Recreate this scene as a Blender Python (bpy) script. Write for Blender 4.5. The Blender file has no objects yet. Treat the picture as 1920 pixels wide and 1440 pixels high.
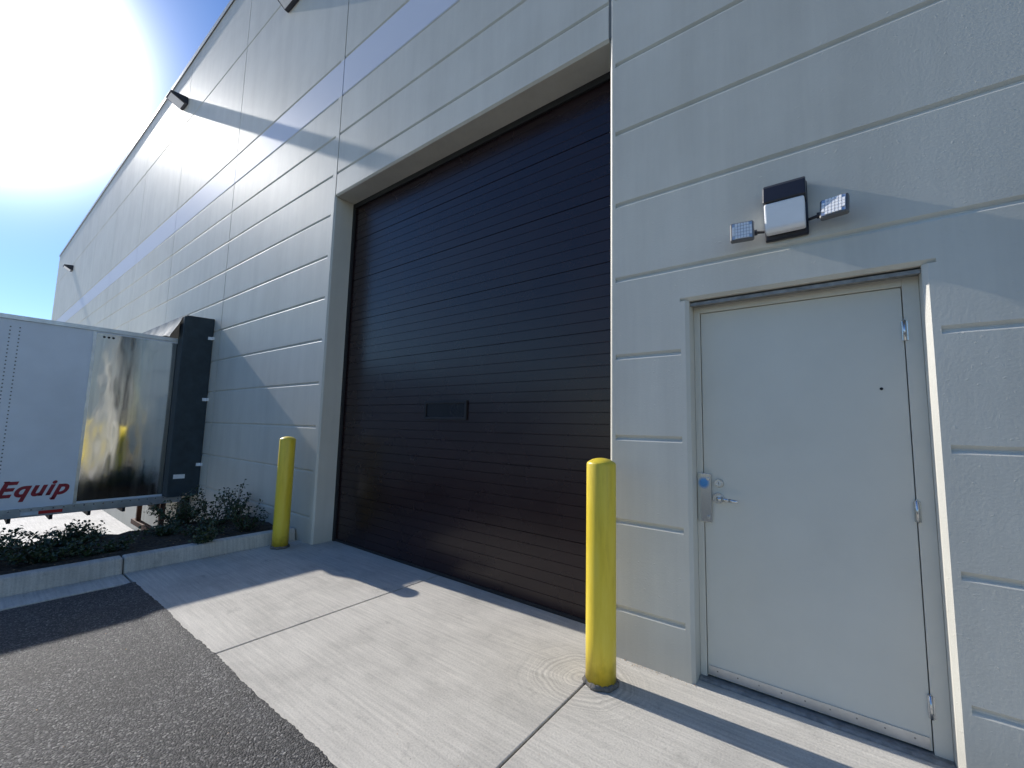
import bpy, bmesh, math, random
from mathutils import Vector, Matrix
import numpy as np
random.seed(7)
scene = bpy.context.scene
scene.view_settings.view_transform = 'Standard'
scene.view_settings.look = 'None'
scene.view_settings.exposure = 0
COL = scene.collection

W = 3.05      # wall face
H = 1.62      # eye height
TOP = 11.35
XL, XR, GT = -5.63, -1.39, 4.877       # garage opening
DL, DR, DT = -0.80, 0.39, 2.535        # side door opening
COURT = -1.2

# ------------------------------------------------------------------ materials
def new_mat(name):
    m = bpy.data.materials.new(name); m.use_nodes = True
    nt = m.node_tree; b = nt.nodes['Principled BSDF']
    return m, nt, b
def N(nt, t, **kw):
    n = nt.nodes.new(t)
    for k, v in kw.items():
        if k.startswith('i_'):
            key = k[2:]
            key = int(key) if key.isdigit() else key.replace('_', ' ')
            n.inputs[key].default_value = v
        else: setattr(n, k, v)
    return n
def L(nt, a, ai, b, bi): nt.links.new(a.outputs[ai], b.inputs[bi])
def ramp(nt, stops):
    r = nt.nodes.new('ShaderNodeValToRGB')
    e = r.color_ramp.elements
    while len(e) < len(stops): e.new(0.5)
    for el, (p, c) in zip(e, stops):
        el.position = p; el.color = (c[0], c[1], c[2], 1) if not isinstance(c, float) else (c, c, c, 1)
    return r
def coords(nt, scale=(1, 1, 1)):
    g = nt.nodes.new('ShaderNodeNewGeometry')
    mp = nt.nodes.new('ShaderNodeMapping'); mp.inputs['Scale'].default_value = scale
    nt.links.new(g.outputs['Position'], mp.inputs['Vector'])
    return mp
def simple(name, col, rough=0.5, metal=0.0, var=0.12, scale=8, bump=0.0, bscale=80, objc=False, spec=0.5):
    m, nt, b = new_mat(name)
    if objc:
        tc = nt.nodes.new('ShaderNodeTexCoord'); mp = nt.nodes.new('ShaderNodeMapping')
        nt.links.new(tc.outputs['Object'], mp.inputs['Vector'])
    else: mp = coords(nt)
    n = N(nt, 'ShaderNodeTexNoise', i_Scale=scale, i_Detail=6.0, i_Roughness=0.6)
    L(nt, mp, 0, n, 'Vector')
    lo = [c * (1 - var) for c in col]; hi = [min(1, c * (1 + var)) for c in col]
    r = ramp(nt, [(0.3, lo), (0.7, hi)]); L(nt, n, 'Fac', r, 'Fac'); L(nt, r, 0, b, 'Base Color')
    b.inputs['Roughness'].default_value = rough; b.inputs['Metallic'].default_value = metal
    b.inputs['Specular IOR Level'].default_value = spec
    if bump > 0:
        n2 = N(nt, 'ShaderNodeTexNoise', i_Scale=bscale, i_Detail=4.0); L(nt, mp, 0, n2, 'Vector')
        bp = N(nt, 'ShaderNodeBump', i_Strength=bump, i_Distance=0.01); L(nt, n2, 'Fac', bp, 'Height')
        L(nt, bp, 0, b, 'Normal')
    return m
def mixc(nt, fac_node, fo, a, b_, mode='MIX', fac=None):
    mx = nt.nodes.new('ShaderNodeMix'); mx.data_type = 'RGBA'; mx.blend_type = mode
    if fac_node is not None: nt.links.new(fac_node.outputs[fo], mx.inputs[0])
    elif fac is not None: mx.inputs[0].default_value = fac
    for src, idx in ((a, 6), (b_, 7)):
        if isinstance(src, tuple) and not hasattr(src[0], 'outputs'):
            mx.inputs[idx].default_value = (*src, 1)
        else: nt.links.new(src[0].outputs[src[1]], mx.inputs[idx])
    return mx

def wall_material():
    m, nt, b = new_mat('painted_concrete')
    mp = coords(nt); mps = coords(nt, (1.6, 1.6, 0.12))
    n1 = N(nt, 'ShaderNodeTexNoise', i_Scale=0.8, i_Detail=8.0, i_Roughness=0.65); L(nt, mp, 0, n1, 'Vector')
    r1 = ramp(nt, [(0.3, (0.60, 0.575, 0.495)), (0.72, (0.69, 0.665, 0.58))]); L(nt, n1, 'Fac', r1, 'Fac')
    n2 = N(nt, 'ShaderNodeTexNoise', i_Scale=2.2, i_Detail=5.0, i_Roughness=0.7); L(nt, mps, 0, n2, 'Vector')
    r2 = ramp(nt, [(0.35, 0.9), (0.6, 1.0)]); L(nt, n2, 'Fac', r2, 'Fac')
    mx = mixc(nt, None, None, (r1, 0), (r2, 0), 'MULTIPLY', 0.8)
    g = nt.nodes.new('ShaderNodeNewGeometry'); sx = nt.nodes.new('ShaderNodeSeparateXYZ'); L(nt, g, 'Position', sx, 0)
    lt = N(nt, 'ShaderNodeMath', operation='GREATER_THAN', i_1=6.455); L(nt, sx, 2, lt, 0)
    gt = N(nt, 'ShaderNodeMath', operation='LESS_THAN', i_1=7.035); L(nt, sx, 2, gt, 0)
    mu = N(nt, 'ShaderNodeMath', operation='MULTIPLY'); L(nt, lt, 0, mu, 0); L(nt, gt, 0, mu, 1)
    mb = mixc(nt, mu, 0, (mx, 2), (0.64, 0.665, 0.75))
    sc_ = N(nt, 'ShaderNodeTexNoise', i_Scale=6.0, i_Detail=10.0, i_Roughness=0.8); L(nt, mp, 0, sc_, 'Vector')
    r4 = ramp(nt, [(0.28, 0.85), (0.34, 1.0)]); L(nt, sc_, 'Fac', r4, 'Fac')
    mb2 = mixc(nt, None, None, (mb, 2), (r4, 0), 'MULTIPLY', 0.7)
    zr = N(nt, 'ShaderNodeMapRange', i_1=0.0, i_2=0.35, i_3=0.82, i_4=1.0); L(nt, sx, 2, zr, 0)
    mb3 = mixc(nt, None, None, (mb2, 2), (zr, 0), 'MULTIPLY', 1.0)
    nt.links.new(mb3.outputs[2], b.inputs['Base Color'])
    b.inputs['Roughness'].default_value = 0.55
    b.inputs['Specular IOR Level'].default_value = 0.4
    f = N(nt, 'ShaderNodeTexNoise', i_Scale=75.0, i_Detail=5.0, i_Roughness=0.6); L(nt, mp, 0, f, 'Vector')
    v = N(nt, 'ShaderNodeTexNoise', i_Scale=38.0, i_Detail=2.0); L(nt, mp, 0, v, 'Vector')
    rv = ramp(nt, [(0.67, 0.0), (0.73, 1.0)]); L(nt, v, 'Fac', rv, 'Fac')
    ad = N(nt, 'ShaderNodeMath', operation='ADD'); L(nt, f, 'Fac', ad, 0); L(nt, rv, 0, ad, 1)
    bp = N(nt, 'ShaderNodeBump', i_Strength=0.30, i_Distance=0.003); L(nt, ad, 0, bp, 'Height'); L(nt, bp, 0, b, 'Normal')
    return m

def concrete_material(name='broomed_concrete', base=(0.58, 0.545, 0.48), rings=True):
    m, nt, b = new_mat(name)
    mp = coords(nt); ms = coords(nt, (1.0, 22.0, 1.0))
    n1 = N(nt, 'ShaderNodeTexNoise', i_Scale=1.3, i_Detail=9.0, i_Roughness=0.68); L(nt, mp, 0, n1, 'Vector')
    r1 = ramp(nt, [(0.3, tuple(c * 0.74 for c in base)), (0.5, base), (0.75, tuple(c * 1.15 for c in base))]); L(nt, n1, 'Fac', r1, 'Fac')
    n2 = N(nt, 'ShaderNodeTexNoise', i_Scale=2.2, i_Detail=5.0, i_Roughness=0.55); L(nt, ms, 0, n2, 'Vector')
    r2 = ramp(nt, [(0.3, 0.80), (0.7, 1.1)]); L(nt, n2, 'Fac', r2, 'Fac')
    mx = mixc(nt, None, None, (r1, 0), (r2, 0), 'MULTIPLY', 0.9)
    sp = N(nt, 'ShaderNodeTexNoise', i_Scale=90.0, i_Detail=3.0); L(nt, mp, 0, sp, 'Vector')
    r3 = ramp(nt, [(0.3, 0.78), (0.55, 1.0)]); L(nt, sp, 'Fac', r3, 'Fac')
    mx2 = mixc(nt, None, None, (mx, 2), (r3, 0), 'MULTIPLY', 0.8)
    bl = N(nt, 'ShaderNodeTexNoise', i_Scale=3.5, i_Detail=12.0, i_Roughness=0.75); L(nt, mp, 0, bl, 'Vector')
    r5 = ramp(nt, [(0.30, 0.62), (0.42, 1.0)]); L(nt, bl, 'Fac', r5, 'Fac')
    mx3 = mixc(nt, None, None, (mx2, 2), (r5, 0), 'MULTIPLY', 0.8)
    last = (mx3, 2)
    hgt = n2
    if rings:
        g = nt.nodes.new('ShaderNodeNewGeometry')
        sb = N(nt, 'ShaderNodeVectorMath', operation='SUBTRACT'); sb.inputs[1].default_value = (-1.40, 2.66, 0)
        L(nt, g, 'Position', sb, 0)
        nz = N(nt, 'ShaderNodeTexNoise', i_Scale=4.0, i_Detail=5.0); L(nt, g, 'Position', nz, 'Vector')
        ln = N(nt, 'ShaderNodeVectorMath', operation='LENGTH'); L(nt, sb, 0, ln, 0)
        ad = N(nt, 'ShaderNodeMath', operation='MULTIPLY_ADD', i_1=0.10); L(nt, nz, 'Fac', ad, 0); nt.links.new(ln.outputs['Value'], ad.inputs[2])
        cb = nt.nodes.new('ShaderNodeTexNoise'); cb.noise_dimensions = '1D'; cb.inputs['Scale'].default_value = 48.0; cb.inputs['Detail'].default_value = 4.0
        nt.links.new(ad.outputs[0], cb.inputs['W'])
        rr = ramp(nt, [(0.38, 0.70), (0.6, 1.04)]); L(nt, cb, 'Fac', rr, 'Fac')
        mk = N(nt, 'ShaderNodeMapRange', i_1=0.28, i_2=0.62, i_3=0.75, i_4=0.0); L(nt, ad, 0, mk, 0)
        mm = mixc(nt, None, None, last, (rr, 0), 'MULTIPLY', 1.0)
        fm = mixc(nt, mk, 0, last, (mm, 2))
        last = (fm, 2)
    nt.links.new(last[0].outputs[last[1]], b.inputs['Base Color'])
    b.inputs['Roughness'].default_value = 0.8
    ad2 = N(nt, 'ShaderNodeMath', operation='ADD'); L(nt, hgt, 'Fac', ad2, 0); L(nt, sp, 'Fac', ad2, 1)
    bp = N(nt, 'ShaderNodeBump', i_Strength=0.5, i_Distance=0.005); L(nt, ad2, 0, bp, 'Height'); L(nt, bp, 0, b, 'Normal')
    return m

def asphalt_material():
    m, nt, b = new_mat('asphalt')
    mp = coords(nt)
    v = N(nt, 'ShaderNodeTexVoronoi', i_Scale=110.0); L(nt, mp, 0, v, 'Vector')
    sc = nt.nodes.new('ShaderNodeSeparateColor'); L(nt, v, 'Color', sc, 0)
    r = ramp(nt, [(0.0, (0.016, 0.016, 0.018)), (0.5, (0.043, 0.042, 0.044)), (0.85, (0.10, 0.097, 0.095)), (1.0, (0.26, 0.25, 0.24))]); L(nt, sc, 0, r, 'Fac')
    n = N(nt, 'ShaderNodeTexNoise', i_Scale=1.6, i_Detail=8.0, i_Roughness=0.7); L(nt, mp, 0, n, 'Vector')
    r2 = ramp(nt, [(0.3, 0.65), (0.7, 1.25)]); L(nt, n, 'Fac', r2, 'Fac')
    mx = mixc(nt, None, None, (r, 0), (r2, 0), 'MULTIPLY', 0.9)
    nt.links.new(mx.outputs[2], b.inputs['Base Color'])
    b.inputs['Roughness'].default_value = 0.7
    n3 = N(nt, 'ShaderNodeTexNoise', i_Scale=70.0, i_Detail=3.0); L(nt, mp, 0, n3, 'Vector')
    iv = N(nt, 'ShaderNodeMath', operation='SUBTRACT'); L(nt, n3, 'Fac', iv, 0); L(nt, v, 'Distance', iv, 1)
    bp = N(nt, 'ShaderNodeBump', i_Strength=1.0, i_Distance=0.009); L(nt, iv, 0, bp, 'Height'); L(nt, bp, 0, b, 'Normal')
    return m

M = {}
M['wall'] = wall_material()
M['seal'] = simple('joint_sealant', (0.24, 0.24, 0.23), 0.7)
M['conc'] = concrete_material()
M['kerb'] = concrete_material('kerb_concrete', (0.58, 0.55, 0.49), False)
M['court'] = concrete_material('yard_concrete', (0.55, 0.53, 0.50), False)
M['asph'] = asphalt_material()
M['soil'] = simple('soil', (0.06, 0.045, 0.03), 0.95, var=0.6, scale=30, bump=1.0, bscale=40)
def door_mat():
    m, nt, b = new_mat('dark_brown_steel')
    mp = coords(nt)
    n = N(nt, 'ShaderNodeTexNoise', i_Scale=1.5, i_Detail=6.0); L(nt, mp, 0, n, 'Vector')
    r = ramp(nt, [(0.3, (0.015, 0.006, 0.007)), (0.7, (0.020, 0.008, 0.009))]); L(nt, n, 'Fac', r, 'Fac'); L(nt, r, 0, b, 'Base Color')
    rr = ramp(nt, [(0.3, 0.24), (0.7, 0.31)]); L(nt, n, 'Fac', rr, 'Fac'); L(nt, rr, 0, b, 'Roughness')
    b.inputs['Specular IOR Level'].default_value = 0.5
    n2 = N(nt, 'ShaderNodeTexNoise', i_Scale=1.4, i_Detail=2.0); L(nt, mp, 0, n2, 'Vector')
    bp = N(nt, 'ShaderNodeBump', i_Strength=0.2, i_Distance=0.02); L(nt, n2, 'Fac', bp, 'Height'); L(nt, bp, 0, b, 'Normal')
    return m
M['dark'] = door_mat()
M['glass'] = simple('dark_glass', (0.01, 0.012, 0.016), 0.04, var=0.1, spec=0.35)
M['doorp'] = simple('door_paint', (0.70, 0.665, 0.565), 0.42, var=0.03, scale=3, bump=0.06, bscale=120)
M['steel'] = simple('zinc_steel', (0.66, 0.67, 0.67), 0.25, 1.0, var=0.15, scale=12)
M['alum'] = simple('aluminium', (0.60, 0.61, 0.62), 0.4, 1.0, var=0.15, scale=6)
M['galv'] = simple('weathered_galvanized', (0.28, 0.28, 0.27), 0.6, 0.5, var=0.3, scale=25)
M['black'] = simple('black_rubber', (0.015, 0.015, 0.016), 0.7)
def yellow_mat():
    m, nt, b = new_mat('yellow_plastic')
    tc = nt.nodes.new('ShaderNodeTexCoord'); mp = nt.nodes.new('ShaderNodeMapping'); mp.inputs['Scale'].default_value = (6, 6, 0.7)
    nt.links.new(tc.outputs['Object'], mp.inputs['Vector'])
    n = N(nt, 'ShaderNodeTexNoise', i_Scale=3.0, i_Detail=8.0, i_Roughness=0.7); L(nt, mp, 0, n, 'Vector')
    r = ramp(nt, [(0.3, (0.66, 0.48, 0.035)), (0.5, (0.80, 0.60, 0.045)), (0.75, (0.84, 0.66, 0.09))]); L(nt, n, 'Fac', r, 'Fac')
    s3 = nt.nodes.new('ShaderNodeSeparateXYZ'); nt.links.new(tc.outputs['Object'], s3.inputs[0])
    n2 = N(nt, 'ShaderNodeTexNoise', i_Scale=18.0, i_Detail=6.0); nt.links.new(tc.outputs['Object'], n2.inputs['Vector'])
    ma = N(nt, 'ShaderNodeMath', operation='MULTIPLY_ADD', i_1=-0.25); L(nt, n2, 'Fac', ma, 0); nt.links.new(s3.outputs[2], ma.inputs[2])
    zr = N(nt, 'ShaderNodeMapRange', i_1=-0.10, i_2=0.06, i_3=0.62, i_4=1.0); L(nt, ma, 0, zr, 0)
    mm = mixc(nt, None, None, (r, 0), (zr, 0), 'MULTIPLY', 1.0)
    nt.links.new(mm.outputs[2], b.inputs['Base Color'])
    rr = ramp(nt, [(0.3, 0.34), (0.7, 0.5)]); L(nt, n, 'Fac', rr, 'Fac'); L(nt, rr, 0, b, 'Roughness')
    return m
M['yellow'] = yellow_mat()
M['ftg'] = simple('rough_grout', (0.14, 0.13, 0.115), 0.95, var=0.4, scale=30, bump=1.0, bscale=50, objc=True)
M['bronze'] = simple('dark_bronze_housing', (0.02, 0.02, 0.028), 0.35)
M['lens'] = simple('frosted_lens', (0.90, 0.90, 0.90), 0.3, var=0.03)
M['greyp'] = simple('grey_plastic', (0.13, 0.13, 0.13), 0.4)
M['twhite'] = simple('trailer_white', (0.80, 0.82, 0.86), 0.35, var=0.06, scale=1.5)
M['tarp'] = simple('shelter_fabric', (0.028, 0.042, 0.050), 0.65, var=0.25, scale=6, bump=0.3, bscale=15)
M['canvas'] = simple('faded_canvas', (0.12, 0.15, 0.165), 0.7, var=0.25, scale=6, bump=0.3, bscale=15)
M['red'] = simple('red_lettering', (0.30, 0.015, 0.03), 0.5)
M['redt'] = simple('red_reflective_tape', (0.60, 0.03, 0.02), 0.4)
M['whitet'] = simple('white_reflective_tape', (0.8, 0.8, 0.8), 0.4)
M['rust'] = simple('rusty_steel', (0.10, 0.045, 0.028), 0.8, var=0.4, scale=20)
M['bark'] = simple('twig_bark', (0.07, 0.05, 0.035), 0.9)
M['dryleaf'] = simple('dry_leaf', (0.42, 0.25, 0.10), 0.7, var=0.3, scale=40)
M['roof'] = simple('metal_coping', (0.45, 0.47, 0.48), 0.5)
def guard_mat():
    m, nt, b = new_mat('zinc_plate_painted_reflection')
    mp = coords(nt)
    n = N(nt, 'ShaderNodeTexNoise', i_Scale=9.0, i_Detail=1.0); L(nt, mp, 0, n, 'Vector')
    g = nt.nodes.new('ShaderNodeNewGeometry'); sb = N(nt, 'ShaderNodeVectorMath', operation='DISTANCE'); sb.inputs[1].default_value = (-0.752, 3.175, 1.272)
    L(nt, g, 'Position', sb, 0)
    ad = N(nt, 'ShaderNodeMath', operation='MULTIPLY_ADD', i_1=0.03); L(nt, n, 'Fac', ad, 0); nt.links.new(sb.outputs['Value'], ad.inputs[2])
    r = ramp(nt, [(0.040, (0.12, 0.38, 0.85)), (0.058, (0.68, 0.69, 0.66))]); L(nt, ad, 0, r, 'Fac'); L(nt, r, 0, b, 'Base Color')  # blue sky reflection near the plate top, painted into the base colour
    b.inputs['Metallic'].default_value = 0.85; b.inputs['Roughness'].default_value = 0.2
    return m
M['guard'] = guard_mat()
def leaf_mat():
    m, nt, b = new_mat('shrub_leaf')
    mp = coords(nt)
    n = N(nt, 'ShaderNodeTexNoise', i_Scale=14.0, i_Detail=3.0); L(nt, mp, 0, n, 'Vector')
    r = ramp(nt, [(0.3, (0.02, 0.040, 0.018)), (0.6, (0.045, 0.075, 0.03)), (0.8, (0.10, 0.11, 0.05))]); L(nt, n, 'Fac', r, 'Fac')
    L(nt, r, 0, b, 'Base Color'); b.inputs['Roughness'].default_value = 0.33
    return m
M['leaf'] = leaf_mat()
def stainless():
    m, nt, b = new_mat('stainless_panel')
    mp = coords(nt, (1, 6.0, 0.25)); mp2 = coords(nt, (1, 1.6, 0.7))
    n = N(nt, 'ShaderNodeTexNoise', i_Scale=2.0, i_Detail=8.0, i_Roughness=0.65); L(nt, mp, 0, n, 'Vector')
    r = ramp(nt, [(0.3, (0.60, 0.62, 0.64)), (0.7, (0.74, 0.75, 0.75))]); L(nt, n, 'Fac', r, 'Fac'); L(nt, r, 0, b, 'Base Color')
    rr = ramp(nt, [(0.3, 0.05), (0.7, 0.16)]); L(nt, n, 'Fac', rr, 'Fac'); L(nt, rr, 0, b, 'Roughness')
    b.inputs['Metallic'].default_value = 1.0
    n3 = N(nt, 'ShaderNodeTexNoise', i_Scale=1.3, i_Detail=2.0); L(nt, mp2, 0, n3, 'Vector')
    bp = N(nt, 'ShaderNodeBump', i_Strength=0.35, i_Distance=0.03); L(nt, n3, 'Fac', bp, 'Height'); L(nt, bp, 0, b, 'Normal')
    return m
M['stain'] = stainless()

# ------------------------------------------------------------------ mesh helpers
class MB:
    def __init__(s): s.bm = bmesh.new(); s.mats = []
    def mi(s, mat):
        if mat not in s.mats: s.mats.append(mat)
        return s.mats.index(mat)
    def face(s, pts, mat, smooth=False):
        vs = [s.bm.verts.new(p) for p in pts]
        f = s.bm.faces.new(vs); f.material_index = s.mi(mat); f.smooth = smooth; return f
    def prism(s, poly, mat, a0, a1, axis='x'):
        """poly list of 2D; extruded along axis. axis x: poly=(y,z); y:(x,z); z:(x,y)"""
        def P(p, a):
            return {'x': (a, p[0], p[1]), 'y': (p[0], a, p[1]), 'z': (p[0], p[1], a)}[axis]
        v0 = [s.bm.verts.new(P(p, a0)) for p in poly]; v1 = [s.bm.verts.new(P(p, a1)) for p in poly]
        fs = []
        n = len(poly)
        for i in range(n):
            j = (i + 1) % n
            fs.append(s.bm.faces.new((v0[i], v0[j], v1[j], v1[i])))
        fs.append(s.bm.faces.new(v0[::-1])); fs.append(s.bm.faces.new(v1))
        k = s.mi(mat)
        for f in fs: f.material_index = k
        bmesh.ops.recalc_face_normals(s.bm, faces=fs)
        return fs
    def box(s, x0, x1, y0, y1, z0, z1, mat):
        return s.prism([(y0, z0), (y1, z0), (y1, z1), (y0, z1)], mat, x0, x1, 'x')
    def cyl(s, p0, p1, r0, r1, mat, seg=16, caps=True):
        p0, p1 = Vector(p0), Vector(p1); d = (p1 - p0).normalized()
        a = d.orthogonal().normalized(); b = d.cross(a)
        A, B = [], []
        for i in range(seg):
            t = 2 * math.pi * i / seg; o = a * math.cos(t) + b * math.sin(t)
            A.append(s.bm.verts.new(p0 + o * r0)); B.append(s.bm.verts.new(p1 + o * r1))
        k = s.mi(mat)
        for i in range(seg):
            j = (i + 1) % seg
            f = s.bm.faces.new((A[i], A[j], B[j], B[i])); f.material_index = k; f.smooth = True
        if caps:
            f = s.bm.faces.new(A[::-1]); f.material_index = k
            f = s.bm.faces.new(B); f.material_index = k
    def lathe(s, prof, mat, seg=40, c=(0, 0)):
        rings = []
        for r, z in prof:
            rings.append([s.bm.verts.new((c[0] + r * math.cos(2 * math.pi * i / seg), c[1] + r * math.sin(2 * math.pi * i / seg), z)) for i in range(seg)])
        k = s.mi(mat)
        for a, b in zip(rings, rings[1:]):
            for i in range(seg):
                j = (i + 1) % seg
                f = s.bm.faces.new((a[i], a[j], b[j], b[i])); f.material_index = k; f.smooth = True
        f = s.bm.faces.new(rings[-1]); f.material_index = k; f.smooth = True
        f = s.bm.faces.new(rings[0][::-1]); f.material_index = k
    def done(s, name, parent=None, bevel=0, seg=2, loc=None, **props):
        me = bpy.data.meshes.new(name); s.bm.to_mesh(me); s.bm.free()
        for m in s.mats: me.materials.append(m)
        o = bpy.data.objects.new(name, me); COL.objects.link(o)
        if loc: o.location = loc
        if parent is not None: attach(o, parent)
        if bevel > 0:
            b = o.modifiers.new('bevel', 'BEVEL'); b.width = bevel; b.segments = seg; b.limit_method = 'ANGLE'; b.angle_limit = math.radians(40)
            b.harden_normals = False
        for k, v in props.items(): o[k] = v
        return o
def world_of(o):
    m = Matrix.Translation(o.location) @ o.rotation_euler.to_matrix().to_4x4()
    if o.parent: m = world_of(o.parent) @ o.matrix_parent_inverse @ m
    return m
def attach(o, p):
    o.parent = p; o.matrix_parent_inverse = world_of(p).inverted()
def empty(name, loc, label, category, **kw):
    e = bpy.data.objects.new(name, None); COL.objects.link(e); e.location = loc
    e.empty_display_size = 0.2
    e['label'] = label; e['category'] = category
    for k, v in kw.items(): e[k] = v
    return e

# ------------------------------------------------------------------ building
bld = empty('warehouse_building', (-15, W, 0), 'pale grey painted tilt-up concrete warehouse with horizontal reveals', 'warehouse')
wall = MB()
GZ = [0.34 + 0.61 * k for k in range(12)] + [9.5]
def groove_profile(yf, yb, z0, z1, zs, up=0.020, flat=0.008, d=0.016, cham=0.0):
    pts = [(yb, z0)]
    if cham: pts += [(yf + cham, z0), (yf, z0 + cham)]
    else: pts += [(yf, z0)]
    for z in sorted(zs):
        if z - 0.03 > z0 + cham and z + 0.03 < z1:
            pts += [(yf, z - flat / 2 - 0.017), (yf + 0.0045, z - flat / 2 - 0.008), (yf + d, z - flat / 2), (yf + d, z + flat / 2), (yf, z + flat / 2 + up)]
    pts += [(yf, z1), (yb, z1)]
    return pts
YB = W + 0.30
def panel(x0, x1, z0=COURT - 0.2, z1=TOP, cham=0.0, zs=GZ):
    wall.prism(groove_profile(W, YB, z0, z1, zs, cham=cham), M['wall'], x0, x1, 'x')
joints = [-9.62, -13.5, -17.4, -21.3, -25.2, -29.1, -33.0]
G = 0.011
xs = [-37.3] + joints[::-1]
for a, b in zip(xs, xs[1:]): panel(a + (G if a > -37 else 0), b - G)
panel(joints[0] + G, XL - 0.10)
c = 0.022
wall.prism([(XL - 0.10, W), (XL - c, W), (XL, W + c), (XL, YB + 0.1), (XL - 0.10, YB + 0.1)], M['wall'], COURT, GT, 'z')
wall.prism([(XL - 0.10, W), (XL - G, W), (XL - G, YB), (XL - 0.10, YB)], M['wall'], GT, TOP, 'z')
panel(XL + G, XR - G, z0=GT, cham=c)
wall.prism([(XR, YB + 0.1), (XR, W + c), (XR + c, W), (XR + 0.05, W), (XR + 0.05, YB + 0.1)], M['wall'], COURT, TOP, 'z')
panel(XR + 0.05, DL - 0.055)
wall.prism([(DL - 0.055, W), (DL - c, W), (DL, W + c), (DL, YB), (DL - 0.055, YB)], M['wall'], COURT, DT, 'z')
wall.prism([(DR, YB), (DR, W + c), (DR + c, W), (DR + 0.055, W), (DR + 0.055, YB)], M['wall'], COURT, DT, 'z')
panel(DL - 0.055, DR + 0.055, z0=DT, cham=c)
panel(DR + 0.055, 6.2 - G)
panel(6.2 + G, 12)
for j in joints + [6.2]:
    wall.box(j - G - 0.002, j + G + 0.002, W + 0.016, W + 0.1, COURT, TOP - 0.01, M['seal'])
for j in (XL, XR):
    wall.box(j - G - 0.002, j + G + 0.002, W + 0.014, W + 0.1, GT + 0.03, TOP - 0.01, M['seal'])
wall.box(-37.3, -37.0, YB, 45, COURT, TOP, M['wall'])
wall.box(11.7, 12, YB, 45, COURT, TOP, M['wall'])
wall.box(-37.3, 12, 45, 45.3, COURT, TOP, M['wall'])
wall.done('wall', bld)
r = MB()
r.box(-37.0, 11.7, YB, 45, TOP - 0.6, TOP - 0.4, M['roof'])
r.prism([(W - 0.02, TOP + 0.002), (YB + 0.03, TOP + 0.002), (YB + 0.03, TOP + 0.05), (W - 0.02, TOP + 0.05)], M['roof'], -37.35, 12, 'x')
r.prism([(W - 0.03, TOP - 0.07), (W - 0.022, TOP - 0.07), (W - 0.022, TOP + 0.055), (W - 0.03, TOP + 0.055)], M['roof'], -37.35, 12, 'x')
r.done('roof', bld)

# overhead door
YD = W + 0.32
gd = MB()
prof = [(YD + 0.05, 0.035), (YD, 0.035)]
k = 1
RS = 0.61 / 6
while 0.035 + RS * k < GT + 0.1:
    z = 0.035 + RS * k
    if k % 6 == 0: w, d = 0.0055, 0.008
    else: w, d = 0.0042, 0.004
    prof += [(YD, z - w), (YD + d, z - w * 0.4), (YD + d, z + w * 0.4), (YD, z + w)]
    k += 1
prof += [(YD, GT + 0.12), (YD + 0.05, GT + 0.12)]
wx0, wx1, wz0, wz1 = -3.86, -3.18, 1.685, 1.90
gd.prism(prof, M['dark'], XL - 0.05, XR + 0.05, 'x')
gdo = gd.done('overhead_door', bld, label='dark brown ribbed sectional overhead door')
t = MB()
t.box(XL + 0.001, XL + 0.05, YD - 0.03, YD - 0.004, 0.0, GT - 0.001, M['black'])
t.box(XR - 0.05, XR - 0.001, YD - 0.03, YD - 0.004, 0.0, GT - 0.001, M['black'])
t.box(XL + 0.051, XR - 0.051, YD - 0.028, YD - 0.004, GT - 0.07, GT - 0.002, M['black'])
t.box(XL + 0.051, XR - 0.051, YD - 0.012, YD + 0.03, 0.002, 0.034, M['black'])
t.done('weather_seal', gdo)
wn = MB()
fw = 0.032
yw0, yw1 = YD - 0.022, YD + 0.01
wn.box(wx0, wx1, yw0, yw1, wz0, wz0 + fw, M['black']); wn.box(wx0, wx1, yw0, yw1, wz1 - fw, wz1, M['black'])
wn.box(wx0, wx0 + fw, yw0, yw1, wz0 + fw, wz1 - fw, M['black']); wn.box(wx1 - fw, wx1, yw0, yw1, wz0 + fw, wz1 - fw, M['black'])
wno = wn.done('window', gdo, bevel=0.004)
wg = MB(); wg.box(wx0 + fw, wx1 - fw, YD - 0.008, YD - 0.003, wz0 + fw, wz1 - fw, M['glass']); wg.done('window_pane', gdo)

# side door
LX0, LX1, LZ1, YL = -0.755, 0.315, 2.462, 3.20
fr = MB()
fy0, fy1 = YL - 0.012, YL + 0.08
fr.box(DL + 0.001, LX0 - 0.004, fy0, fy1, 0.0, DT - 0.001, M['doorp'])
fr.box(LX1 + 0.004, DR - 0.001, fy0, fy1, 0.0, DT - 0.001, M['doorp'])
fr.box(LX0 - 0.004, LX1 + 0.004, fy0, fy1, LZ1 + 0.004, DT - 0.001, M['doorp'])
fr.box(LX0 - 0.004, LX1 + 0.004, YL + 0.05, fy1, 0.0, LZ1 + 0.004, M['black'])
dleaf = MB(); dleaf.box(LX0, LX1, YL, YL + 0.044, 0.022, LZ1, M['doorp'])
door = dleaf.done('door', bld, bevel=0.002, label='pale grey painted steel personnel door')
fr.done('door_frame', bld, bevel=0.002)
sw = MB()
sw.box(LX0 + 0.01, LX1 - 0.01, YL - 0.008, YL - 0.001, 0.03, 0.085, M['alum'])
for i in range(9): sw.cyl((LX0 + 0.06 + i * 0.118, YL - 0.0095, 0.062), (LX0 + 0.06 + i * 0.118, YL - 0.007, 0.062), 0.0045, 0.0045, M['galv'], 8)
sw.done('door_sweep', door)
th = MB()
th.prism([(YL - 0.07, 0.002), (YL - 0.05, 0.014), (YL + 0.06, 0.014), (YL + 0.06, 0.002)], M['galv'], DL + 0.002, DR - 0.002, 'x')
th.done('threshold', bld)
dh = MB()
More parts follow.
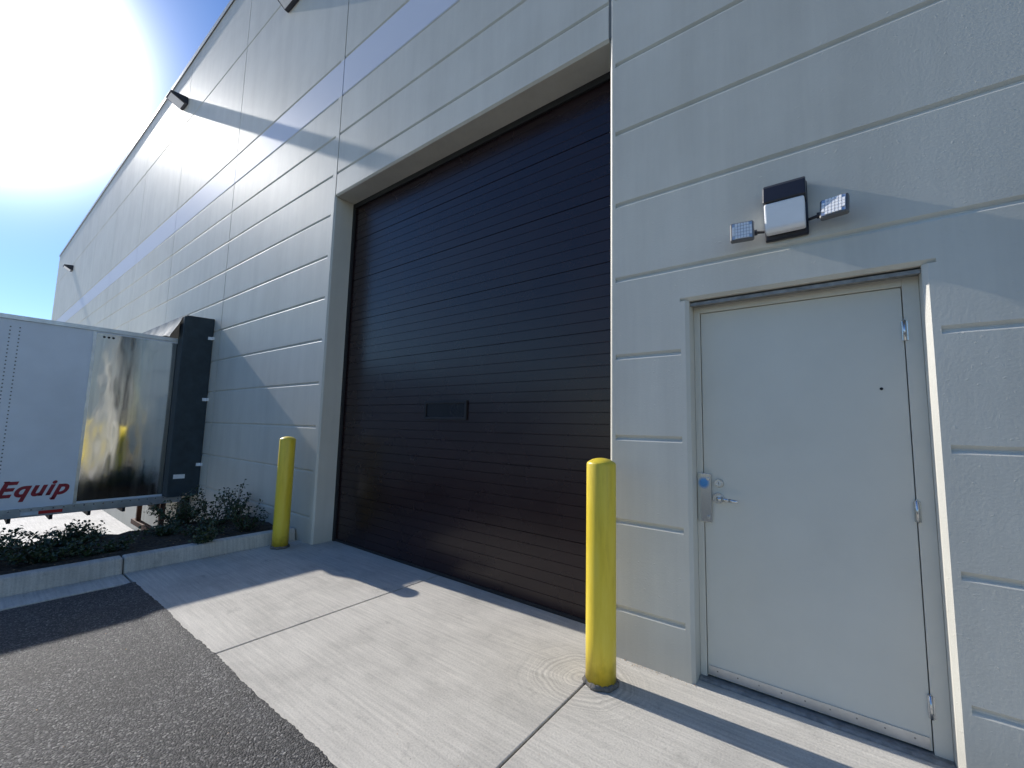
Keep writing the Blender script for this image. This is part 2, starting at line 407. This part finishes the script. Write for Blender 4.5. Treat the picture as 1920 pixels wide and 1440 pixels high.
dh.prism([(YL - 0.10, DT - 0.03), (YL - 0.012, DT - 0.022), (YL - 0.012, DT - 0.003), (YL - 0.10, DT - 0.012)], M['galv'], DL + 0.002, DR - 0.002, 'x')
dh.prism([(YL - 0.105, DT - 0.034), (YL - 0.1, DT - 0.034), (YL - 0.1, DT - 0.012), (YL - 0.105, DT - 0.012)], M['galv'], DL + 0.002, DR - 0.002, 'x')
dh.done('drip_cap', bld)
for zz in (2.21, 1.22, 0.24):
    h = MB()
    xh = LX1 + 0.004
    h.cyl((xh, YL - 0.014, zz - 0.057), (xh, YL - 0.014, zz + 0.057), 0.0085, 0.0085, M['steel'], 12)
    h.box(xh - 0.012, xh + 0.014, YL - 0.014, YL - 0.003, zz - 0.055, zz + 0.055, M['steel'])
    h.cyl((xh, YL - 0.014, zz + 0.058), (xh, YL - 0.014, zz + 0.064), 0.006, 0.003, M['steel'], 10)
    h.done('hinge', door)
hd = MB()
hx, hz = -0.665, 1.175
hd.cyl((hx, YL - 0.012, hz), (hx, YL, hz), 0.034, 0.036, M['steel'], 28)
hd.cyl((hx, YL - 0.055, hz), (hx, YL - 0.012, hz), 0.012, 0.014, M['steel'], 16)
pp = [(hx, hz), (hx + 0.03, hz + 0.003), (hx + 0.075, hz - 0.002), (hx + 0.125, hz - 0.006)]
for a, b2 in zip(pp, pp[1:]): hd.cyl((a[0], YL - 0.055, a[1]), (b2[0], YL - 0.055, b2[1]), 0.012, 0.010, M['steel'], 14)
hd.done('handle', door)
dbm = MB()
dbm.cyl((hx + 0.005, YL - 0.014, hz + 0.10), (hx + 0.005, YL, hz + 0.10), 0.026, 0.03, M['steel'], 26)
dbm.cyl((hx + 0.005, YL - 0.017, hz + 0.10), (hx + 0.005, YL - 0.013, hz + 0.10), 0.016, 0.016, M['alum'], 20)
dbm.box(hx + 0.0035, hx + 0.0065, YL - 0.018, YL - 0.0165, hz + 0.092, hz + 0.108, M['black'])
dbm.done('deadbolt', door)
lg = MB()
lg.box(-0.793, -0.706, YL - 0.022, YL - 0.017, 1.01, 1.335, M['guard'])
lg.box(-0.748, -0.744, YL - 0.018, YL - 0.001, 1.012, 1.333, M['steel'])
for zz in (1.045, 1.30):
    for xx in (-0.726,):
        lg.cyl((xx, YL - 0.030, zz), (xx, YL - 0.001, zz), 0.010, 0.012, M['steel'], 16)
lg.done('latch_guard', door, bevel=0.002)
ph = MB(); ph.cyl((0.205, YL - 0.003, 1.888), (0.205, YL + 0.001, 1.888), 0.008, 0.008, M['black'], 14); ph.done('viewer_hole', door)

# dock shelter (part of the building)
SX0, SX1, SY = -13.15, -9.98, 2.55
ds = MB()
ds.box(-10.27, SX1, SY, W - 0.002, 0.16, 3.62, M['tarp'])
ds.box(SX0, -12.86, SY, W - 0.002, 0.16, 3.62, M['tarp'])
ds.prism([(SY + 0.02, 3.20), (W - 0.002, 3.20), (W - 0.002, 3.66), (SY + 0.03, 3.64)], M['tarp'], SX0 + 0.01, SX1 + 0.003, 'x')
dso = ds.done('dock_shelter', bld, bevel=0.012, label='dark slate fabric loading dock shelter')
fl = MB()
nu, nv = 40, 8
g = []
for i in range(nu + 1):
    row = []
    for j in range(nv + 1):
        u, v = i / nu, j / nv
        x = SX1 - 0.10 - u * 2.95
        zz = 3.63 - v * 0.40 - 0.02 * math.sin(u * 37) * v
        y = SY - 0.01 - 0.16 * v ** 1.5 - 0.018 * math.sin(u * 31 + v * 3) * v
        row.append(fl.bm.verts.new((x, y, zz)))
    g.append(row)
kk = fl.mi(M['canvas'])
for i in range(nu):
    for j in range(nv):
        f = fl.bm.faces.new((g[i][j], g[i + 1][j], g[i + 1][j + 1], g[i][j + 1])); f.smooth = True; f.material_index = kk
fl.done('shelter_flap', dso)
for zz in (3.25, 2.02, 0.75):
    br = MB()
    br.box(SX1 + 0.002, SX1 + 0.07, W - 0.03, W - 0.001, zz - 0.03, zz + 0.03, M['lens'])
    br.box(SX1 + 0.002, SX1 + 0.012, W - 0.09, W - 0.03, zz - 0.03, zz + 0.03, M['lens'])
    br.done('bracket', dso)
tag = MB(); tag.box(SX1 + 0.001, SX1 + 0.004, 2.62, 2.80, 0.50, 0.58, M['whitet']); tag.done('tag', dso)
for xa in (-10.75, -12.65):
    bp_ = MB(); bp_.box(xa, xa + 0.3, W - 0.12, W - 0.002, -0.45, 0.02, M['black']); bp_.done('dock_bumper', bld)

# ------------------------------------------------------------------ wall lights
def wall_pack(loc, w=0.42, d=0.34, h=0.26):
    e = empty('wall_light', loc, 'dark bronze wall mounted area light high on warehouse wall', 'wall light', group='wall lights along the warehouse')
    x, y, z = loc
    m = MB()
    m.prism([(W - 0.001, z - h / 2), (W - 0.06, z - h / 2), (W - d, z + h * 0.16), (W - d, z + h * 0.36), (W - 0.08, z + h / 2), (W - 0.001, z + h / 2)], M['bronze'], x - w / 2, x + w / 2, 'x')
    m.done('housing', e, bevel=0.012)
    m = MB()
    a = Vector((0, W - 0.08, z - h / 2 + 0.002)); b = Vector((0, W - d + 0.03, z + h * 0.11))
    nrm = Vector((0, (b - a).z, -(b - a).y)).normalized()
    if nrm.z > 0: nrm = -nrm
    o = nrm * 0.008
    m.prism([(a.y + o.y, a.z + o.z), (b.y + o.y, b.z + o.z), (b.y, b.z), (a.y, a.z)], M['lens'], x - w / 2 + 0.04, x + w / 2 - 0.04, 'x')
    m.done('lens', e)
wall_pack((-7.50, W, 9.24), w=0.46, d=0.36, h=0.28); wall_pack((-31.2, W, 9.25)); wall_pack((-13.75, W, 10.15), w=0.42, d=0.40, h=0.2)

# emergency light above door
el = empty('emergency_light', (-0.2, W, 2.84), 'exterior emergency light with two square lamp heads above door', 'emergency light')
ex0, ex1, ez0, ez1 = -0.318, -0.090, 2.825, 3.165
m = MB(); m.box(ex0, ex1, W - 0.03, W - 0.001, ez0, ez1, M['bronze']); m.done('back_plate', el, bevel=0.008)
m = MB()
m.prism([(W - 0.03, 3.03), (W - 0.135, 3.03), (W - 0.135, 3.045), (W - 0.115, ez1 - 0.03), (W - 0.09, ez1 - 0.004), (W - 0.03, ez1 - 0.004)], M['bronze'], ex0 + 0.004, ex1 - 0.004, 'x')
m.done('housing', el, bevel=0.008, seg=3)
m = MB()
m.prism([(W - 0.03, ez0 + 0.03), (W - 0.085, ez0 + 0.03), (W - 0.105, ez0 + 0.045), (W - 0.13, 3.028), (W - 0.03, 3.028)], M['lens'], ex0 + 0.008, ex1 - 0.012, 'x')
m.done('lens', el, bevel=0.012, seg=3)
def head(cx, cz, yaw, pitch, arm_from):
    hobj = MB()
    R = Matrix.Rotation(yaw, 4, 'Z') @ Matrix.Rotation(pitch, 4, 'X')
    T = Matrix.Translation((cx, W - 0.11, cz)) @ R
    s = 0.068
    hobj.box(-s, s, -0.018, 0.022, -s * .93, s * .93, M['greyp'])
    hobj.cyl((0, 0.022, 0), (0, 0.045, 0), 0.03, 0.02, M['greyp'], 16)
    bmesh.ops.transform(hobj.bm, matrix=T, verts=hobj.bm.verts)
    ho = hobj.done('lamp_head', el, bevel=0.014, seg=4)
    ln = MB()
    s2 = 0.056
    ln.box(-s2, s2, -0.0205, -0.0185, -s2 * .93, s2 * .93, M['alum'])
    for i in range(7):
        for j in range(5):
            if (i in (0, 6)) and (j in (0, 4)): continue
            px = -s2 + (i + 0.5) * 2 * s2 / 7; pz = (-s2 + (j + 0.5) * 2 * s2 / 5) * .93
            ln.box(px - 0.0062, px + 0.0062, -0.0255, -0.0208, pz - 0.0085, pz + 0.0085, M['lens'])
    bmesh.ops.transform(ln.bm, matrix=T, verts=ln.bm.verts)
    ln.done('lamp_lens', ho)
    ar = MB()
    ar.cyl(arm_from, (cx, W - 0.075, cz), 0.009, 0.009, M['bronze'], 12)
    mid = Vector(arm_from).lerp(Vector((cx, W - 0.075, cz)), 0.45)
    ar.cyl(mid - Vector((0.014, 0, 0)), mid + Vector((0.014, 0, 0)), 0.018, 0.018, M['bronze'], 14)
    ar.done('arm', el)
head(-0.435, 2.892, math.radians(8), math.radians(-4), (ex0, W - 0.05, 2.885))
head(0.035, 2.915, math.radians(-12), math.radians(-14), (ex1, W - 0.05, 2.90))

# ------------------------------------------------------------------ ground
g = MB()
g.face([(-400, -400, COURT), (400, -400, COURT), (400, 400, COURT), (-400, 400, COURT)], M['court'])
g.done('ground', kind='structure')
a = MB()
a.box(-5.64, 70, -90, 3.0, COURT + 0.004, -0.012, M['asph'])
pts = []
x = -5.62
while x < 6:
    pts.append((x, 1.262 + random.uniform(-0.004, 0.005) + 0.006 * math.sin(x * 5) + 0.003 * math.sin(x * 23))); x += random.uniform(0.01, 0.03)
for p, q in zip(pts, pts[1:]):
    a.face([(p[0], 1.20, 0.003), (q[0], 1.20, 0.003), (q[0], q[1] - 0.006, 0.003), (p[0], p[1] - 0.006, 0.003)], M['asph'])
    a.face([(p[0], p[1] - 0.006, 0.003), (q[0], q[1] - 0.006, 0.003), (q[0], q[1] + 0.006, -0.006), (p[0], p[1] + 0.006, -0.006)], M['asph'])
a.face([(-5.62, 1.10, -0.0115), (6, 1.10, -0.0115), (6, 1.20, 0.003), (-5.62, 1.20, 0.003)], M['asph'])
a.done('asphalt_road', kind='structure')
s = MB()
s.box(-6.02, -3.526, 1.25, YD + 0.2, -0.12, 0.0, M['conc'])
s.box(-3.514, -1.366, 1.25, YD + 0.2, -0.12, 0.0, M['conc'])
s.box(-1.354, 2.6, 1.25, YD + 0.2, -0.12, 0.0, M['conc'])
s.box(2.612, 6.0, 1.25, YD + 0.2, -0.12, 0.0, M['conc'])
s.done('concrete_pavement', bevel=0.006, kind='structure')
gu = MB()
yy = [1.238, -1.8, -4.8, -7.8, -10.8, -13.8]
for p, q in zip(yy, yy[1:]): gu.box(-6.02, -5.65, q + 0.006, p - 0.006, -0.12, -0.004, M['kerb'])
gu.done('gutter', bevel=0.005, kind='structure')
kb = MB()
yy = [W - 0.01, 1.24, -1.8, -4.8, -7.8, -10.8, -13.8]
for p, q in zip(yy, yy[1:]):
    kb.prism([(-6.021, -0.2), (-6.021, 0.0), (-6.055, 0.155), (-6.20, 0.155), (-6.20, -0.2)], M['kerb'], q + 0.005, p - 0.005, 'y')
kb.done('kerb', bevel=0.022, seg=3, kind='structure')
bed = MB()
nx, ny = 60, 130
G2 = []
def bed_z(x):
    return 0.09 if x > -7.7 else 0.09 - (min(-7.7 - x, 1.3) / 1.3) * 1.27
for i in range(nx + 1):
    row = []
    for j in range(ny + 1):
        x = -6.20 - 3.2 * i / nx; y = 3.04 - 17 * j / ny
        z = bed_z(x) + random.uniform(-0.02, 0.025)
        row.append(bed.bm.verts.new((x, y, z)))
    G2.append(row)
ki = bed.mi(M['soil'])
for i in range(nx):
    for j in range(ny):
        f = bed.bm.faces.new((G2[i][j], G2[i][j + 1], G2[i + 1][j + 1], G2[i + 1][j])); f.material_index = ki
bmesh.ops.recalc_face_normals(bed.bm, faces=bed.bm.faces[:])
bed.done('planting_bed', kind='structure')
lit = MB()
rn = random.Random(31)
def bit(x, y, z, s_):
    a0 = rn.uniform(0, 6.28); t_ = rn.uniform(-.4, .4)
    p = []
    for q in range(5):
        an = a0 + q * 1.2566; rr = s_ * rn.uniform(.5, 1.1) * (1.0 if q % 2 else .6)
        p.append((x + rr * math.cos(an), y + rr * math.sin(an), z + 0.002 + s_ * .25 + rr * t_ * math.cos(an)))
    lit.face(p, M['dryleaf'] if rn.random() < .5 else M['bark'])
for i in range(420):
    x = rn.uniform(-7.7, -6.22); bit(x, rn.uniform(-1.5, 3.0), 0.115, rn.uniform(.006, .02))
for i in range(60): bit(-6.0 + abs(rn.gauss(0, .05)), rn.uniform(0, 2.9), 0.001, rn.uniform(.003, .009))
for i in range(110): bit(rn.uniform(-1.3, -.8) if i % 2 else rn.uniform(.4, 3), W - 0.004 - abs(rn.gauss(0, .02)), 0.001, rn.uniform(.002, .007))
for i in range(70): bit(rn.uniform(-5.9, 1.0), rn.uniform(1.3, 3.0), 0.001, rn.uniform(.0015, .005))
for i in range(60): bit(rn.uniform(-5.5, -1.0), rn.uniform(.1, 1.2), -0.008, rn.uniform(.002, .007))
lit.done('leaf_litter', kind='stuff', label='scattered dry leaf bits and twigs on the ground', category='leaf litter')

# ------------------------------------------------------------------ bollards
def bollard_parts():
    m = MB(); R = 0.0975
    m.lathe([(R, 0.015), (R, 0.3), (R, 0.8), (R, 1.385), (R - 0.004, 1.396), (R - 0.013, 1.403), (R * 0.6, 1.418), (R * 0.3, 1.425), (0.008, 1.427)], M['yellow'], 48)
    f = MB()
    prof = [(R + 0.012, 0.001), (R + 0.014, 0.018), (R + 0.006, 0.030), (R - 0.01, 0.032)]
    f.lathe(prof, M['ftg'], 48)
    for v in f.bm.verts:
        a_ = math.atan2(v.co.y, v.co.x); k_ = 1 + 0.05 * math.sin(a_ * 7) + random.uniform(-0.03, 0.03)
        v.co.x *= k_; v.co.y *= k_; v.co.z = max(0.001, v.co.z * random.uniform(0.7, 1.2))
    return m, f
m, f = bollard_parts()
BP = [(-1.285, 2.69, 0), (-5.82, 2.73, 0)]
b0 = empty('bollard', BP[0], 'yellow plastic sleeved steel bollard standing beside overhead door', 'bollard', group='yellow bollards guarding the overhead door')
post = m.done('sleeve', None); foot = f.done('footing', None)
post.parent = b0; foot.parent = b0
b1 = b0.copy(); COL.objects.link(b1); b1.location = BP[1]
b1['label'] = 'yellow plastic sleeved bollard standing beside concrete kerb and shrubs'
for o in (post, foot):
    c2 = o.copy(); COL.objects.link(c2); c2.parent = b1

# ------------------------------------------------------------------ trailer
TX1, TX0, TY1, TY0, TZ0, TZ1 = -10.29, -12.84, 2.80, -11.8, 0.02, 3.20
tr = empty('semi_trailer', (-11.5, 2.8, COURT), 'white box semi trailer backed up to the loading dock', 'semi trailer')
b = MB(); b.box(TX0, TX1, TY0, TY1, TZ0 + 0.14, TZ1 - 0.07, M['twhite'])
for yc in [0.42, 0.52] + [0.42 - 1.22 * k for k in range(1, 10)]:
    for i in range(46):
        z = 0.30 + i * 0.06
        b.box(TX1, TX1 + 0.004, yc - 0.008, yc + 0.008, z, z + 0.018, M['greyp'])
body = b.done('cargo_box', tr)
b = MB()
b.box(TX1, TX1 + 0.006, 1.40, TY1 - 0.02, TZ0 + 0.18, TZ1 - 0.10, M['stain'])
b.done('stainless_panel', tr, label='dented reflective stainless steel side panel')
b = MB()
b.box(TX1, TX1 + 0.014, 1.36, 1.40, TZ0 + 0.15, TZ1 - 0.08, M['alum'])
b.box(TX0 - 0.01, TX1 + 0.02, TY0, TY1, TZ1 - 0.068, TZ1, M['alum'])
b.box(TX0 - 0.01, TX1 + 0.018, TY0, TY1, TZ0, TZ0 + 0.138, M['alum'])
for i in range(60): b.cyl((TX1 + 0.018, TY1 - 0.1 - i * 0.12, TZ0 + 0.11), (TX1 + 0.023, TY1 - 0.1 - i * 0.12, TZ0 + 0.11), 0.012, 0.009, M['steel'], 8)
for yq in (1.50, 1.56, 1.62):
    b.cyl((TX1 + 0.006, yq, TZ1 - 0.16), (TX1 + 0.014, yq, TZ1 - 0.16), 0.02, 0.018, M['black'], 10)
b.done('rail', tr)
b = MB()
b.box(TX1 - 0.06, TX1 + 0.02, TY1 + 0.001, TY1 + 0.06, TZ0, TZ1, M['alum']); b.box(TX0, TX0 + 0.06, TY1 + 0.001, TY1 + 0.06, TZ0, TZ1, M['alum'])
b.box(TX0 + 0.06, TX1 - 0.06, TY1 + 0.001, TY1 + 0.06, TZ1 - 0.15, TZ1, M['alum'])
b.done('rear_frame', tr)
b = MB()
for k_ in range(30):
    y1_ = TY1 - 0.3 - k_ * 0.45
    b.box(TX0 + 0.02, TX1 - 0.02, y1_ - 0.04, y1_, TZ0 - 0.08, TZ0 - 0.002, M['black'])
b.box(TX1 - 0.5, TX1 - 0.42, TY1 - 0.14, TY1 - 0.06, -0.62, TZ0 - 0.002, M['rust']); b.box(TX0 + 0.42, TX0 + 0.5, TY1 - 0.14, TY1 - 0.06, -0.62, TZ0 - 0.002, M['rust'])
b.box(TX0 + 0.15, TX1 - 0.15, TY1 - 0.16, TY1 - 0.05, -0.72, -0.621, M['rust'])
b.box(TX1 - 0.9, TX1 - 0.8, -5.2, -1.3, -0.5, TZ0 - 0.101, M['black']); b.box(TX0 + 0.8, TX0 + 0.9, -5.2, -1.3, -0.5, TZ0 - 0.101, M['black'])
b.cyl((TX0 + 0.4, -2.0, -0.7), (TX1 - 0.4, -2.0, -0.7), 0.07, 0.07, M['black'], 12); b.cyl((TX0 + 0.4, -3.3, -0.7), (TX1 - 0.4, -3.3, -0.7), 0.07, 0.07, M['black'], 12)
b.done('chassis', tr)
for xw in (TX1 - 0.02, TX0 + 0.57):
    for yw in (-2.0, -3.3):
        wm = MB()
        prof = [(0.28, -0.27), (0.46, -0.28), (0.495, -0.25), (0.5, -0.14), (0.495, -0.02), (0.46, 0.0), (0.28, -0.01)]
        wm.lathe(prof, M['black'], 36)
        Tm = Matrix.Translation((xw, yw, COURT + 0.502)) @ Matrix.Rotation(math.radians(90), 4, 'Y')
        bmesh.ops.transform(wm.bm, matrix=Tm, verts=wm.bm.verts)
        wo = wm.done('wheel', tr)
        rm = MB(); rm.lathe([(0.275, -0.02), (0.275, 0.003), (0.24, 0.006), (0.2, -0.005), (0.1, -0.003), (0.1, 0.03), (0.07, 0.04)], M['alum'], 30)
        bmesh.ops.transform(rm.bm, matrix=Tm, verts=rm.bm.verts); rm.done('rim', wo)
# lettering
cu = bpy.data.curves.new('lettering', 'FONT'); cu.body = 'Equip'; cu.size = 0.33; cu.shear = 0.35; cu.offset = 0.011; cu.extrude = 0.0015
cu.space_character = 1.12
to = bpy.data.objects.new('tmp', cu); COL.objects.link(to)
bpy.context.view_layer.update()
me = bpy.data.meshes.new_from_object(to.evaluated_get(bpy.context.evaluated_depsgraph_get()))
bpy.data.objects.remove(to)
wmax = max(v.co.x for v in me.vertices)
bm = bmesh.new(); bm.from_mesh(me)
def serif(xc, z, hw=0.032, th=0.018):
    xs_ = xc + z * 0.35
    vs = [bm.verts.new((xs_ - hw, z, 0.0015)), bm.verts.new((xs_ + hw, z, 0.0015)), bm.verts.new((xs_ + hw + th * .35, z + th, 0.0015)), bm.verts.new((xs_ - hw + th * .35, z + th, 0.0015))]
    bm.faces.new(vs)
xv = sorted(v.co.x - 0.35 * v.co.y for v in me.vertices)
s_ = wmax
base_left = xv[0]
serif(base_left + 0.02, -0.004); serif(base_left + 0.02, 0.225)
for fx in (0.62, 0.74, 0.83):
    serif(base_left + s_ * fx * 0.93, -0.004 if fx < .8 else -0.07, 0.026)
bm.to_mesh(me); bm.free()
Rm = Matrix(((0, 0, 1, 0), (1, 0, 0, 0), (0, 1, 0, 0), (0, 0, 0, 1)))
me.transform(Matrix.Translation((TX1 + 0.003, 0.50, 0.35)) @ Rm @ Matrix.Scale(0.80 / wmax, 4, (1, 0, 0)))
me.materials.clear(); me.materials.append(M['red'])
lo = bpy.data.objects.new('lettering', me); COL.objects.link(lo); attach(lo, body); lo['label'] = 'dark red italic lettering'
for k_ in range(7):
    y1_ = 1.25 - k_ * 1.6
    b = MB()
    b.box(TX1 + 0.019, TX1 + 0.021, y1_ - 0.27, y1_, TZ0 + 0.03, TZ0 + 0.08, M['redt']); b.box(TX1 + 0.019, TX1 + 0.021, y1_ - 0.46, y1_ - 0.27, TZ0 + 0.03, TZ0 + 0.08, M['whitet'])
    b.done('reflective_tape', tr)

# ------------------------------------------------------------------ shrubs
def shrub(loc, rad, h, nst, seed, lean=(0, 0), name_label='low dark green leafy shrub growing in the planting bed', leggy=0.15):
    rnd = random.Random(seed)
    e = empty('shrub', loc, name_label, 'shrub', group='shrubs in the planting bed')
    V, F = [], []; st = MB()
    for s_ in range(nst):
        az = rnd.uniform(0, 2 * math.pi); rr = rad * math.sqrt(rnd.random()); hh = h * rnd.uniform(0.35, 1.0) * (1 - 0.3 * (rr / rad) ** 2)
        if rnd.random() < leggy: hh *= 1.4
        p = Vector((rnd.uniform(-.05, .05), rnd.uniform(-.05, .05), -0.03))
        tip = Vector((math.cos(az) * rr + lean[0] * hh, math.sin(az) * rr + lean[1] * hh, hh))
        mid = Vector((tip.x * 0.65, tip.y * 0.65, hh * 0.45))
        prev = p; nseg = 6
        for i in range(1, nseg + 1):
            t_ = i / nseg
            q = p * (1 - t_) ** 2 + mid * 2 * t_ * (1 - t_) + tip * t_ ** 2
            q += Vector((rnd.uniform(-.01, .01), rnd.uniform(-.01, .01), rnd.uniform(-.008, .008)))
            st.cyl(prev, q, 0.005 * (1.2 - t_) + .001, 0.005 * (1.1 - t_) + .001, M['bark'], 5, False)
            if t_ > 0.3:
                for l_ in range(rnd.randint(4, 9)):
                    c_ = prev.lerp(q, rnd.random()) + Vector((rnd.gauss(0, .016), rnd.gauss(0, .016), rnd.gauss(0, .014)))
                    d = Vector((rnd.gauss(0, 1), rnd.gauss(0, 1), rnd.gauss(0.3, .7))).normalized()
                    n_ = Vector((rnd.gauss(0, .7), rnd.gauss(0, .7), 1)).normalized(); w = d.cross(n_).normalized()
                    ln_ = rnd.uniform(.024, .046); wd = ln_ * .34
                    k0 = len(V)
                    up_ = w.cross(d) * ln_ * .12
                    V.extend([c_, c_ + d * ln_ * .35 + w * wd + up_, c_ + d * ln_ * .75 + w * wd * .8 + up_, c_ + d * ln_, c_ + d * ln_ * .75 - w * wd * .8 + up_, c_ + d * ln_ * .35 - w * wd + up_])
                    F.append((k0, k0 + 1, k0 + 2, k0 + 3)); F.append((k0, k0 + 3, k0 + 4, k0 + 5))
            prev = q
    so = st.done('stem', None); so.parent = e
    me = bpy.data.meshes.new('foliage'); me.from_pydata([tuple(v) for v in V], [], F); me.materials.append(M['leaf'])
    fo = bpy.data.objects.new('foliage', me); COL.objects.link(fo); fo.parent = e
    return e
spots = [(-6.75, 0.05, .50, .32), (-6.7, -.75, .50, .36), (-6.8, 0.72, .45, .28), (-7.4, .25, .45, .32), (-7.4, 1.0, .40, .26), (-7.5, -.7, .5, .34), (-6.65, 1.25, .34, .17),
         (-7.2, 1.85, .30, .16), (-7.3, 2.45, .40, .44), (-7.7, 2.15, .42, .50), (-6.75, 2.15, .28, .18), (-6.62, 2.62, .28, .42), (-7.6, 2.8, .3, .60)]
for i, (x, y, rd, hh) in enumerate(spots):
    lg_ = y > 2.3
    shrub((x, y, 0.09), rd, hh, (22 if lg_ else 40) if rd > .35 else 16, 100 + i, leggy=0.35 if lg_ else 0.15,
          name_label='straggly leafy shrub with thin upright stems beside wall' if lg_ else 'low dark green leafy shrub growing in the planting bed')
shrub((-6.24, 1.98, 0.11), .12, .36, 16, 555, lean=(1.0, 0.0), name_label='thin straggly shrub leaning over the concrete kerb')

# fallen leaf
lf = MB()
cx, cy = -2.36, 0.42
pts = [(0, 0), (.012, .008), (.03, .011), (.045, .004), (.055, 0), (.045, -.008), (.028, -.012), (.010, -.008)]
vs = [lf.bm.verts.new((cx + p[0] * 1.1, cy + p[1] * 1.4, -0.006 + 0.012 * abs(p[1]) / .012 + 0.004 * math.sin(p[0] * 90))) for p in pts]
ctr = lf.bm.verts.new((cx + .028, cy, -0.002))
kk = lf.mi(M['dryleaf'])
for i in range(len(vs)):
    f = lf.bm.faces.new((vs[i], vs[(i + 1) % len(vs)], ctr)); f.material_index = kk
lf.done('fallen_leaf', label='curled dry brown leaf lying on the asphalt', category='leaf')

# ------------------------------------------------------------------ light
EL, AZ = math.radians(29.5), math.radians(2.3)
sd = Vector((-math.cos(EL) * math.cos(AZ), -math.cos(EL) * math.sin(AZ), math.sin(EL)))
sl = bpy.data.lights.new('sun', 'SUN'); sl.energy = 5.0; sl.angle = math.radians(0.5); sl.color = (1.0, 0.955, 0.89)
so = bpy.data.objects.new('sun', sl); COL.objects.link(so); so.rotation_euler = sd.to_track_quat('Z', 'Y').to_euler(); so.location = (-20, -5, 20)
w = bpy.data.worlds.new('World'); scene.world = w; w.use_nodes = True
nt = w.node_tree; bg = nt.nodes['Background']
sky = nt.nodes.new('ShaderNodeTexSky'); sky.sky_type = 'NISHITA'; sky.sun_disc = False
sky.sun_elevation = EL; sky.sun_rotation = math.atan2(sd.x, sd.y) % (2 * math.pi)
sky.air_density = 1.0; sky.dust_density = 0.0; sky.ozone_density = 2.6
SK = 0.15
hs = N(nt, 'ShaderNodeHueSaturation'); hs.inputs['Hue'].default_value = 0.510; hs.inputs['Saturation'].default_value = 1.22
nt.links.new(sky.outputs[0], hs.inputs['Color'])
tc = nt.nodes.new('ShaderNodeTexCoord')
dp = N(nt, 'ShaderNodeVectorMath', operation='DOT_PRODUCT'); dp.inputs[1].default_value = tuple(sd); nt.links.new(tc.outputs['Generated'], dp.inputs[0])
mxx = N(nt, 'ShaderNodeMath', operation='MAXIMUM', i_1=0.0); nt.links.new(dp.outputs['Value'], mxx.inputs[0])
p1 = N(nt, 'ShaderNodeMath', operation='POWER', i_1=190.0); L(nt, mxx, 0, p1, 0)
p2 = N(nt, 'ShaderNodeMath', operation='POWER', i_1=40.0); L(nt, mxx, 0, p2, 0)
k1 = N(nt, 'ShaderNodeMath', operation='MULTIPLY', i_1=14.0 / SK); L(nt, p1, 0, k1, 0)
k2 = N(nt, 'ShaderNodeMath', operation='MULTIPLY_ADD', i_1=0.55 / SK); L(nt, p2, 0, k2, 0); L(nt, k1, 0, k2, 2)
cc = nt.nodes.new('ShaderNodeCombineColor')
for i in range(3): nt.links.new(k2.outputs[0], cc.inputs[i])
ad = mixc(nt, None, None, (hs, 0), (cc, 0), 'ADD', 1.0)
nt.links.new(ad.outputs[2], bg.inputs[0]); bg.inputs[1].default_value = SK

# ------------------------------------------------------------------ camera
cam = bpy.data.cameras.new('camera'); co = bpy.data.objects.new('camera', cam); COL.objects.link(co)
cx_ = Vector((0.7949, 0.6060, 0.0237)); cz_ = Vector((0.6053, -0.7898, -0.1009)).normalized()
cy_ = cz_.cross(cx_).normalized(); cx_ = cy_.cross(cz_)
co.matrix_world = Matrix(((cx_.x, cy_.x, cz_.x, 0), (cx_.y, cy_.y, cz_.y, 0), (cx_.z, cy_.z, cz_.z, H), (0, 0, 0, 1)))
cam.sensor_width = 36; cam.lens = 798 / 1920 * 36; cam.clip_end = 2000; cam.clip_start = 0.05
scene.camera = co
